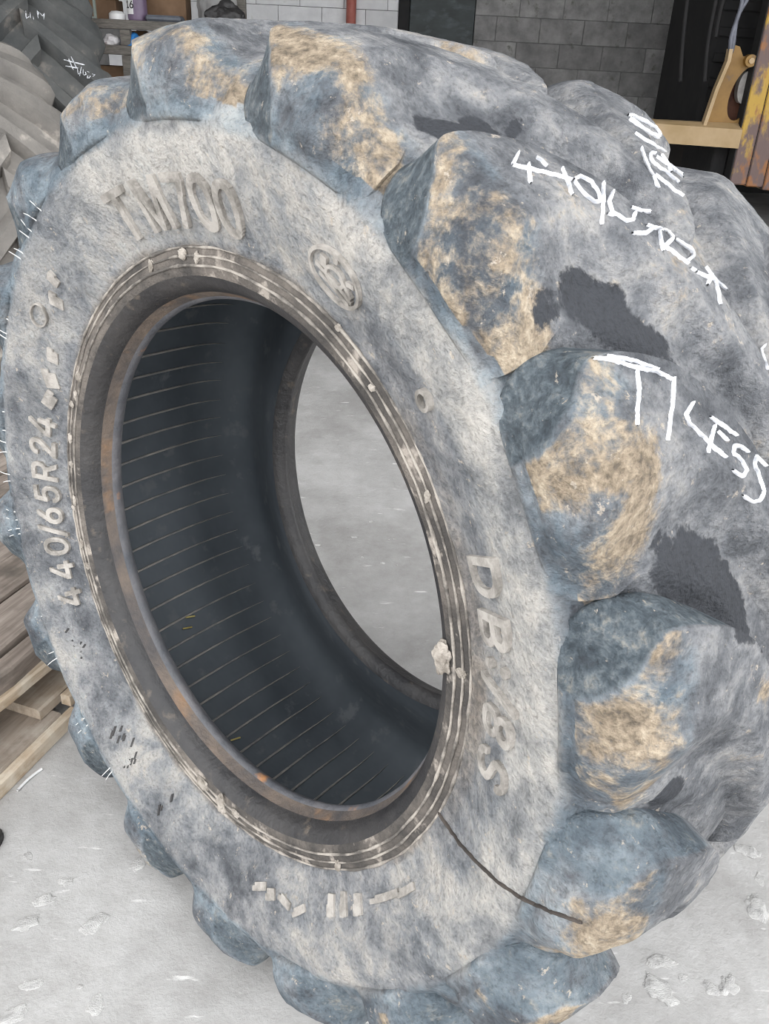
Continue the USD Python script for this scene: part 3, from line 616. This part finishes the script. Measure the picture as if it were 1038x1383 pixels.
# ------------------------------------------------------------------ timber at the left: chipboard sheets and a pallet
dv = np.array([.32, .95]); dv /= np.linalg.norm(dv); nv_ = np.array([dv[1], -dv[0]])
def plank(c0, c1, t0, t1, z0, z1, rag=0.0, seed=0, nt=14):
    """a board lying along dv, with uneven sawn edges"""
    t = np.linspace(t0, t1, nt); V = []
    for k, (c, z) in enumerate(((c0, z0), (c1, z0), (c1, z1 - .004), (c1 - .004, z1), (c0 + .004, z1), (c0, z1 - .004))):
        cc = c + rag * (noise(np.stack([t * 9, 0 * t + c * 3, 0 * t + seed], -1), seed) - .5) if k in (1, 2, 3) else c + 0 * t
        p = cc[:, None] * nv_ + t[:, None] * dv
        V.append(np.column_stack([p, z + 0 * t + (rag * .15) * (noise(np.stack([t * 5, 0 * t + 7, 0 * t], -1), seed) - .5) * (k > 1)]))
    V = np.stack(V, 1)
    i = np.arange(nt - 1)[:, None]; j = np.arange(6)[None]
    q = np.stack([i * 6 + j, i * 6 + (j + 1) % 6, (i + 1) * 6 + (j + 1) % 6, (i + 1) * 6 + j], -1).reshape(-1, 4)
    F = np.vstack([q[:, [0, 1, 2]], q[:, [0, 2, 3]], [[0, m + 1, m] for m in range(1, 5)], [[(nt - 1) * 6, (nt - 1) * 6 + m, (nt - 1) * 6 + m + 1] for m in range(1, 5)]])
    m = trimesh.Trimesh(V.reshape(-1, 3), F, process=False); m.fix_normals(); return m
ang = math.degrees(math.atan2(dv[1], dv[0]))
def wood(name, c1, c2, c3):
    return usdkit.material(stage, f'{LOOK}/{name}', {
        'tc': ('texture_coordinate', {}), 'rot': ('mapping', {'mapping_type': 'point', 'rotation': (0, 0, -math.radians(ang))}), 'mp': ('mapping', {'scale': (5, 60, 40)}), 'n': ('noise_texture', {'scale': 1.2, 'detail': 7, 'roughness': .65}), 'n2': ('noise_texture', {'scale': 9, 'detail': 6, 'roughness': .6}),
        'r': ('rgb_ramp', {'ramp': [(0, c1), (.38, c1), (.6, c2), (1, c2)]}), 'r2': ('rgb_ramp', {'ramp': [(0, (0, 0, 0)), (.5, (0, 0, 0)), (.68, (1, 1, 1)), (1, (1, 1, 1))]}), 'm': ('mix', {'color2': c3}),
        'b': ('bump', {'strength': .4, 'distance': .004}), 'p': ('principled_bsdf', {'roughness': .85})},
        [('tc.object', 'rot.vector'), ('rot.vector', 'mp.vector'), ('mp.vector', 'n.vector'), ('tc.object', 'n2.vector'), ('n.fac', 'r.fac'), ('n2.fac', 'r2.fac'), ('r2.color', 'm.fac'), ('r.color', 'm.color1'), ('m.color', 'p.base_color'), ('n.fac', 'b.height'), ('b.normal', 'p.normal')], surface='p.BSDF')
M_wd = [wood('weathered_board_a', (.15, .12, .10), (.27, .225, .19), (.1, .085, .07)), wood('weathered_board_b', (.19, .155, .13), (.33, .28, .24), (.14, .115, .095))]
M_fresh = wood('splintered_wood', (.36, .27, .18), (.55, .45, .34), (.66, .6, .5))
M_chip = [wood('chipboard_a', (.24, .195, .155), (.36, .30, .245), (.46, .41, .35)), wood('chipboard_b', (.30, .24, .18), (.44, .36, .28), (.5, .44, .37))]
sh = thing('chipboard_sheet', 'brown chipboard sheet flat on the floor, the one with the square corner nearest the camera', 'board')
obj('sheet', plank(-1.62, -.915, .05, .93, .001, .028, .004, 3), M_chip[0], sh); obj('edge_strip', plank(-.914, -.896, .05, .95, .001, .031, .006, 4), M_fresh, sh)
sh2 = thing('chipboard_sheet', 'torn tan chipboard sheet lying under the edge of the wooden pallet', 'board')
obj('sheet', plank(-1.6, -.93, .90, 1.22, .030, .052, .03, 5), M_chip[1], sh2)
pk = nv_ * 0; e0 = at_z(0, 980, .052); e1 = at_z(71, 998, .052)
obj('edge_strip', plank(-.93, -.905, .95, 1.16, .030, .054, .02, 8), M_fresh, sh2)
pal = thing('wooden_pallet', 'weathered wooden pallet of grey brown boards behind the big tire on the left', 'pallet')
edges = [-.964, -1.004, -1.108]
for py in (759, 726, 704, 672, 640, 606, 570): q_ = at_z(0, py, .155)[:2]; edges.append(float(nv_ @ q_))
for k in range(len(edges) - 1):
    obj('deck_board', plank(edges[k + 1] + .004, edges[k] - .002, .25 + .03 * (k % 3), 1.62 + .05 * ((k * 7) % 4), .115 + .004 * (k % 2), .153 + .005 * ((k * 5) % 3), .012, k), M_wd[k % 2], pal)
for t in (.35, 1.0, 1.5):
    p0 = -.975; obj('bearer', hullm([tuple(nv_ * c + dv * (t + a)) + (z,) for c in (p0, edges[-1]) for a in (0, .09) for z in (.056, .118)]), M_wd[0], pal)
obj('splinter', plank(-.972, -.952, .42, 1.5, .096, .116, .02, 33, 40), M_fresh, pal, label='pale splintered edge lath')
for t in (.38, 1.3):
    obj('foot_block', hullm([tuple(nv_ * c + dv * (t + a)) + (z,) for c in (edges[-1], edges[-1] + .1) for a in (0, .1) for z in (0, .058)]), M_wd[1], pal)
    obj('foot_block', hullm([tuple(nv_ * c + dv * (t + a)) + (z,) for c in (-1.08, -.99) for a in (0, .1) for z in ((.0282, .058) if t < 1 else (.0522, .058))]), M_wd[1], pal)

# ------------------------------------------------------------------ shelving at the back left
SY = 5.55
M_shelf = mottled('grey_shelf_wood', (.09, .085, .075), (.18, .165, .145), 6, .85, .3, stretch=(3, 20, 20))
M_card = mottled('cardboard', (.13, .075, .04), (.22, .135, .08), 5)
sx0, sx1 = at_y(60, 10, SY)[0], at_y(322, 10, SY)[0]
shl = thing('storage_shelf', 'rough grey timber shelving standing against the painted block wall', 'shelf')
SZ = [1.185, 1.055, .74, .42]
for z in SZ: obj('shelf_board', soft_box(sx0, sx1, SY, SY + .42, z - .048, z, .004), M_shelf, shl)
for x in (sx0 + .02, at_y(170, 30, SY + .05)[0], sx1 - .05):
    for y in (SY + .03, SY + .37):
        for zz0, zz1 in ((0, SZ[3] - .049), (SZ[3] + .001, SZ[2] - .049), (SZ[2] + .001, SZ[1] - .049), (SZ[1] + .001, SZ[0] - .049), (SZ[0] + .001, 1.75)):
            if zz1 == 1.75 and (x > sx0 + .1 and y < SY + .2): continue
            obj('upright', soft_box(x - .03, x + .03, y - .025, y + .025, zz0, zz1, .004), M_shelf, shl)
def on_shelf(px, z, dy=.08): p = at_y(px, 20, SY + dy); return p[0], SY + dy, z
def lump(rx, ry, rz, seed, flat=.3):
    m = trimesh.creation.icosphere(4, 1.0); V = np.array(m.vertices); V = V * (.62 + .75 * fbm(V * 1.5 + seed * 2.7, 4, seed))[:, None]
    V[:, 2] = np.where(V[:, 2] < -flat, -flat + (V[:, 2] + flat) * .05, V[:, 2]); V[:, 2] -= V[:, 2].min()
    return V * np.array([rx, ry, rz]), np.array(m.faces)
def item(name, label, cat, mesh, mat, at, smooth=50, group=None):
    V, F = mesh if isinstance(mesh, tuple) else (np.array(mesh.vertices), np.array(mesh.faces))
    return obj(name, (V + np.array(at), F), mat, None, smooth, label=label, category=cat, group=group)
def lath2(pr, n=28):
    m = trimesh.creation.revolve(np.array(pr, float), sections=n); return np.array(m.vertices), np.array(m.faces)
M_blue = mottled('blue_cloth', (.012, .06, .22), (.03, .14, .40), 25, .8, .5); M_blue2 = mottled('bright_blue_cloth', (.01, .12, .38), (.03, .24, .58), 25, .8, .5)
M_white = mottled('white_cloth', (.5, .49, .5), (.7, .68, .68), 20, .85, .4); M_wplas = mottled('white_plastic', (.6, .6, .6), (.75, .75, .74), 8, .4, .05)
M_purp = mottled('purple_plastic', (.10, .07, .12), (.17, .12, .19), 8, .4, .1); M_green = mottled('pale_green_metal', (.24, .28, .25), (.38, .42, .38), 9, .5, .1)
M_dk = mottled('black_bag', (.018, .017, .018), (.04, .038, .038), 12, .5, .4); M_grey = mottled('grey_blue_packet', (.08, .09, .11), (.15, .16, .18), 9, .6, .2)
item('shop_rag', 'crumpled dark blue rag on the lower shelf', 'rag', lump(.055, .06, .058, 3), M_blue, on_shelf(118, SZ[1]))
item('shop_rag', 'bright blue rag beside the white cloth on the lower shelf', 'rag', lump(.058, .06, .048, 5), M_blue2, on_shelf(176, SZ[1], .07))
item('white_cloth', 'white folded cloth between the two blue rags', 'cloth', lump(.046, .05, .042, 8), M_white, on_shelf(148, SZ[1], .05))
bx, by, bz = on_shelf(186, SZ[0], .10)
bt = thing('plastic_bottle', 'purple plastic bottle with a white label on the top shelf', 'bottle')
V, F = lath2([(0, 0), (.052, 0), (.056, .01), (.056, .19), (.04, .22), (.018, .235), (.018, .25), (0, .25)]); obj('body', (V + (bx, by, bz), F), M_purp, bt, 40)
V, F = lath2([(0, .25), (.02, .25), (.02, .275), (0, .275)]); obj('cap', (V + (bx, by, bz), F), M_wplas, bt, 40)
a_ = np.linspace(math.radians(188), math.radians(262), 14); V = np.vstack([np.stack([np.cos(a_) * .0568, np.sin(a_) * .0568, 0 * a_ + z], 1) for z in (.03, .17)]); F = np.array([[i, i + 1, 15 + i] for i in range(13)] + [[i, 15 + i, 14 + i] for i in range(13)])
obj('label', (V + (bx, by, bz), F), M_wplas, bt, True, label='white paper label with dark figures')
tm = meshkit.text_mesh('16', .036, .001, True); V = np.array(tm.vertices); V = np.stack([V[:, 0] - .0, V[:, 2], V[:, 1]], 1); th_ = math.radians(203) + V[:, 0] / .057
V = np.stack([np.cos(th_) * (.0572 + V[:, 1]), np.sin(th_) * (.0572 + V[:, 1]), V[:, 2] + .06], 1); obj('label_text', (V + (bx, by, bz), np.array(tm.faces)), M_dk, bt)
V, F = lath2([(0, 0), (.045, 0), (.047, .005), (.047, .028), (.03, .042), (0, .044)]); item('jar_lid', 'white round plastic lid left of the purple bottle', 'lid', (V, F), M_wplas, on_shelf(158, SZ[0]), 40)
gx, gy, gz = on_shelf(120, SZ[0], .05)
item('metal_frame', 'small pale green metal frame at the end of the top shelf', 'frame', trimesh.util.concatenate([soft_box(-.04, -.03, -.01, .02, 0, .12, .002), soft_box(.03, .04, -.01, .02, 0, .12, .002), soft_box(-.03, .03, -.01, .02, 0, .01, .002), soft_box(-.03, .03, -.01, .02, .11, .12, .002)]), M_green, (gx, gy, gz), False)
for k, (px, w, h, lab, dy) in enumerate(((228, .12, .22, 'brown cardboard box behind the purple bottle', .30), (140, .10, .10, 'small brown cardboard box behind the white lid', .30))):
    x, y, z = on_shelf(px, SZ[0], dy); b = thing('cardboard_box', lab, 'box')
    obj('body', soft_box(x - w, x + w, y - .07, y + .07, z, z + h, .003), M_card, b); obj('flap', soft_box(x - w, x + w, y - .072, y - .001, z + h, z + h + .004, .001), M_card, b)
x, y, z = on_shelf(225, SZ[0], .08)
item('flat_packet', 'grey blue flat packet lying right of the purple bottle', 'packet', soft_box(-.11, .09, -.06, .06, 0, .032, .01), M_grey, (x, y, z), False)
item('black_bag', 'slumped black plastic bag at the right end of the shelf', 'bag', lump(.10, .07, .09, 11), M_dk, on_shelf(303, SZ[0], .10))
item('grey_sack', 'pale grey crumpled sack behind the black bag', 'sack', lump(.12, .1, .22, 14), M_render, on_shelf(296, SZ[0], .30))
for k, (px, z, w, lab) in enumerate(((200, SZ[1], .13, 'brown cardboard carton deep on the lower shelf'), (150, SZ[2], .16, 'brown cardboard carton on the shelf below the rags'))):
    x, y, zz = on_shelf(px, z, .30); b = thing('cardboard_carton', lab, 'box')
    obj('body', soft_box(x - w, x + w, y - .06, y + .08, zz, zz + (.078 if k == 0 else .2), .003), M_card, b); obj('tape', soft_box(x - .02, x + .02, y - .062, y - .0605, zz + .01, zz + .07, .0005), M_shelf, b)
rx_ = at_y(104, 10, SY - .12)[0]
item('red_post', 'faded red timber post beside the shelving', 'post', soft_box(-.05, .05, -.04, .04, 0, 1.9, .006), M_red, (rx_, SY - .10, 0), False)

# ------------------------------------------------------------------ forklift at the right, side on
FY = 6.5
M_yel = mottled('worn_yellow_paint', (.48, .30, .05), (.15, .10, .09), 6, .6, .3, lo=.44, hi=.52, c3=(.30, .13, .05), s3=10, lo3=.54, hi3=.62, stretch=(1, 1, .5))
M_och = mottled('ochre_paint', (.20, .105, .02), (.29, .16, .035), 4, .55, .15, c3=(.16, .1, .05), s3=14, lo3=.6, hi3=.72)
M_tan = mottled('dusty_ochre_paint', (.36, .25, .12), (.46, .33, .19), 4, .6, .15)
M_hose = mottled('grey_hose', (.10, .105, .13), (.2, .21, .25), 10, .5, .1)
fk = thing('forklift', 'old yellow forklift mast and carriage parked before the dark wall', 'forklift')
Q = lambda px, py, y=FY: at_y(px, py, y)
for k, (x0, x1, yy) in enumerate(((2.335, 2.452, FY), (2.462, 2.58, FY + .015), (2.59, 2.72, FY + .03))):
    zb = (.36, .35, .33)[k]
    obj('mast_rail', soft_box(x0, x1, yy, yy + .14, zb, 2.6, .008), M_yel, fk)
    obj('gap_shade_strip', soft_box(x0 - .009, x0 + .001, yy + .005, yy + .12, zb + .01, 2.6, .002), M_black, fk)  # black strip beside each rail, standing in for the shaded gap
pp_ = [Q(*p, FY + .06) for p in ((950, 168), (966, 120), (980, 84), (983, 68), (990, 60), (999, 63), (1003, 76), (1034, 76), (1016, 172), (1012, 196), (950, 192))]
poly = shapely.Polygon([(p[0], p[2]) for p in pp_])
hc = Q(1003, 127, FY + .06); hole = shapely.affinity.rotate(shapely.affinity.scale(shapely.Point(hc[0], hc[2]).buffer(1, 24), .085, .17), -12)
pl_ = trimesh.creation.extrude_polygon(poly.difference(hole), .03, engine='earcut'); V = np.array(pl_.vertices); V = np.stack([V[:, 0], FY + .06 + V[:, 2], V[:, 1]], 1)
obj('side_plate', (V, np.array(pl_.faces)[:, ::-1]), M_och, fk, 30)
e = [Q(*p, FY + .05) for p in ((948, 170), (965, 120), (981, 82), (984, 66))]
obj('plate_flange', trimesh.util.concatenate([hullm([tuple(np.array((a[0], y, a[2])) + np.array((dx, 0, 0))) for a in (e[i], e[i + 1]) for y in (FY + .0, FY + .06) for dx in (-.012, .012)]) for i in range(3)]), M_tan, fk)
ax0, ax1 = Q(906, 180)[0], Q(1000, 180)[0]; az = Q(950, 166)[2]
obj('fork_arm', hullm([(ax0 - .5, FY - .02, az - .01), (ax0 - .5, FY + .06, az + .005), (ax1, FY + .06, az + .005), (ax1, FY - .02, az - .03), (ax0 - .5, FY - .02, az - .13), (ax1, FY - .02, az - .15), (ax0 - .5, FY + .05, az - .13), (ax1, FY + .05, az - .15)]), M_tan, fk, label='pale dusty yellow horizontal arm')
def cyl(c, r, l, axis, n=28):
    m = trimesh.creation.cylinder(r, l, sections=n)
    if axis == 'y': m.apply_transform(trimesh.transformations.rotation_matrix(math.pi / 2, (1, 0, 0)))
    if axis == 'x': m.apply_transform(trimesh.transformations.rotation_matrix(math.pi / 2, (0, 1, 0)))
    m.apply_translation(c); return m
rc = Q(1003, 118, FY + .13); M_roll = mottled('worn_roller_steel', (.16, .15, .14), (.4, .38, .36), 7, .4, .1, metal=.2)
m = cyl(rc, .1, .07, 'y'); m.apply_translation(-np.array(rc)); m.apply_scale((.45, 1, 1)); m.apply_translation(rc); obj('roller', m, M_roll, fk, 40)
obj('roller_housing', cyl(Q(1003, 140, FY + .22), .2, .05, 'y'), mottled('rusty_housing', (.05, .02, .015), (.16, .06, .03), 8, .7, .3), fk, 40)
bc = Q(1012, 82, FY + .04); obj('pivot_boss', cyl(bc, .038, .06, 'y'), M_och, fk, 40)
obj('pivot_pin', cyl(np.array(bc) - (0, .032, 0), .018, .02, 'y'), M_tan, fk, 40)
zb0 = .38; bx0 = Q(958, 220, FY + .2)[0]
obj('lower_body', soft_box(bx0, 2.34, FY + .16, FY + .9, .30, az - .15, .01), M_black, fk)
obj('body', soft_box(Q(958, 60, FY + .5)[0], 3.9, FY + .45, FY + 1.7, .62, 2.3, .03), M_black, fk)
for k in range(6):
    obj('grille_slat', soft_box(Q(962, 60, FY + .44)[0] + .02, 2.5, FY + .42, FY + .449, .8 + .16 * k, .86 + .16 * k, .006), M_black, fk)
for pts in ([(1002, -30), (1000, 10), (990, 40), (986, 72)], [(1014, -30), (1008, 0), (996, 22), (991, 50), (986, 72)], [(972, -30), (962, 20), (955, 60), (951, 110)], [(985, -30), (972, 15), (966, 50)], [(930, -30), (925, 20), (921, 60), (918, 110)]):
    P = np.array([Q(*p, FY + .02) for p in pts]); t = np.linspace(0, len(P) - 1, 24); P = CubicSpline(np.arange(len(P)), P)(t)
    obj('hose', tube(P, .014, 8), M_hose if pts[0][0] > 1000 else M_black, fk, True)
for y in (FY + .5, FY + 1.3):
    w = thing  # wheels under the body
    V, F = lath2([(0, -.09), (.12, -.09), (.21, -.08), (.225, -.05), (.225, .05), (.21, .08), (.12, .09), (0, .09)], 36); V = np.stack([V[:, 2] + 3.45, V[:, 0] + y, V[:, 1] + .226], 1)
    wl = obj('wheel', (V, F), M_black, fk, 40); V2, F2 = lath2([(0, -.095), (.08, -.1), (.11, -.09), (0, -.088)], 24); V2 = np.stack([V2[:, 2] + 3.45, V2[:, 0] + y, V2[:, 1] + .226], 1); obj('hub', (V2, F2), M_och, wl, 40)
obj('chassis', soft_box(3.2, 3.85, FY + .15, FY + 1.7, .24, .62, .01), M_black, fk)

# ------------------------------------------------------------------ bits lying about
M_flake = mottled('plaster_flake', (.45, .44, .43), (.62, .61, .59), 60, .9, .6)
fl_px = [(892, 1298, 15, 'upper of two large plaster flakes below the right-hand lugs of the muddy tire'), (889, 1336, 19, 'largest white plaster flake on the floor, lower right of the tire'), (921, 1321, 7, 'small round plaster crumb just right of the largest flake'),
         (960, 1336, 12, 'left one of the plaster flake pair beyond the small crumb'), (983, 1331, 14, 'right one of the plaster flake pair beyond the small crumb'), (1022, 1226, 18, 'long plaster flake at the right edge of the floor'), (1010, 1150, 14, 'plaster flake close to the tread, topmost on the right floor'),
         (1026, 1188, 9, 'small plaster flake between the topmost and the long one at right'), (845, 1350, 8, 'small plaster flake between the largest flake and the tire'), (189, 1166, 12, 'plaster flake nearest the tire on the left floor'), (90, 1191, 10, 'plaster flake midway between the dark rag and the tire'),
         (60, 1216, 13, 'plaster flake lying diagonally below the dark rag'), (129, 1246, 15, 'widest plaster flake on the left floor'), (35, 1248, 14, 'plaster flake at the left edge, second below the dark rag'), (40, 1330, 11, 'plaster flake just above the one in the bottom left corner'),
         (129, 1359, 13, 'plaster flake at the bottom of the left floor, next to the corner flake'), (19, 1371, 15, 'plaster flake in the bottom left corner of the floor'), (38, 1157, 8, 'small plaster flake right beside the dark rag')]
for k, (px, py, r, lab) in enumerate(fl_px):
    p = at_z(px, py); rr = r / FPX * np.linalg.norm(p - CAM) * .9
    V, F = lump(rr * 1.15, rr * .7, rr * .16, 20 + k); V = V * (.7 + .6 * noise(V * 160 + k, 3))[:, None] ** np.array([1, 1, .5]); a = rng.uniform(0, 3.14); V = V @ np.array([[math.cos(a), math.sin(a), 0], [-math.sin(a), math.cos(a), 0], [0, 0, 1]])
    item('plaster_flake', lab, 'flake', (V, F), M_flake, (p[0], p[1], -.001), True, 'plaster flakes scattered on the floor')
Vs, Fs, o = [], [], 0
for k in range(420):
    x, y = rng.uniform(-.9, 1.3), rng.uniform(.35, 3.6)
    if -.75 < x < .62 and .70 < y < 1.75 or (x * nv_[0] + y * nv_[1]) < -.86: continue
    k_ = 0; m = trimesh.creation.icosphere(0, 1.0); rr = rng.uniform(.0015, .005)
    V = np.array(m.vertices) * (rr * rng.uniform(1, 2.2), rr, rr * .5) * rng.uniform(.7, 1.3, (12, 1)); Vs.append(V + (x, y, rr * .2)); Fs.append(np.array(m.faces) + o); o += 12
obj('floor_grit', (np.vstack(Vs), np.vstack(Fs)), M_flake, None, False, label='fine pale grit scattered over the concrete floor', category='grit', kind='stuff')
a0, a1 = at_z(24, 1069), at_z(57, 1040)
u = (a1 - a0); L = np.linalg.norm(u); u /= L; sd = np.array([-u[1], u[0], 0]) * .0028; tt_ = np.linspace(0, 1, 7)
item('white_straw', 'thin white splinter on the floor beside the chipboard edge', 'splinter', tube(a0 + (a1 - a0) * tt_[:, None] + np.array([0, 0, .0028]) + sd * np.sin(tt_ * 3)[:, None], .0026, 6), M_wplas, (0, 0, 0), True)
dk = at_z(0, 1140); V, F = lump(.016, .026, .010, 77); item('dark_rag', 'small dark grey rag at the left edge of the floor', 'rag', (V, F), M_dk, (dk[0] - .012, dk[1], 0), True)
# yellow straw flecks inside the tyre
Rt = TM[:3, :3]
for k, (px, py, lab) in enumerate(((253, 848, 'short yellow straw fleck inside the tire, upper one'), (257, 833, 'yellow straw fleck inside the tire beside another fleck'), (318, 998, 'yellow straw fleck low inside the tire'))):
    o_ = (CAM - TM[:3, 3]) @ Rt / U; d_ = pix_ray(px, py) @ Rt / U; r_ = .5995
    A = d_[0] ** 2 + d_[2] ** 2; B = o_[0] * d_[0] + o_[2] * d_[2]; C_ = o_[0] ** 2 + o_[2] ** 2 - r_ * r_
    P = o_ + d_ * ((-B + math.sqrt(B * B - A * C_)) / A); th = math.atan2(P[2], P[0])
    lo = np.stack([[r_ * math.cos(th + q), P[1] + .010 * w, r_ * math.sin(th + q)] for q, w in ((-.003, -1), (0, 0), (.003, 1))])
    item('straw_fleck', lab, 'straw', tube((lo * U) @ Rt.T + TM[:3, 3], .0016, 5), mottled(f'straw_{k}', (.42, .33, .1), (.55, .45, .18), 40), (0, 0, 0), True)
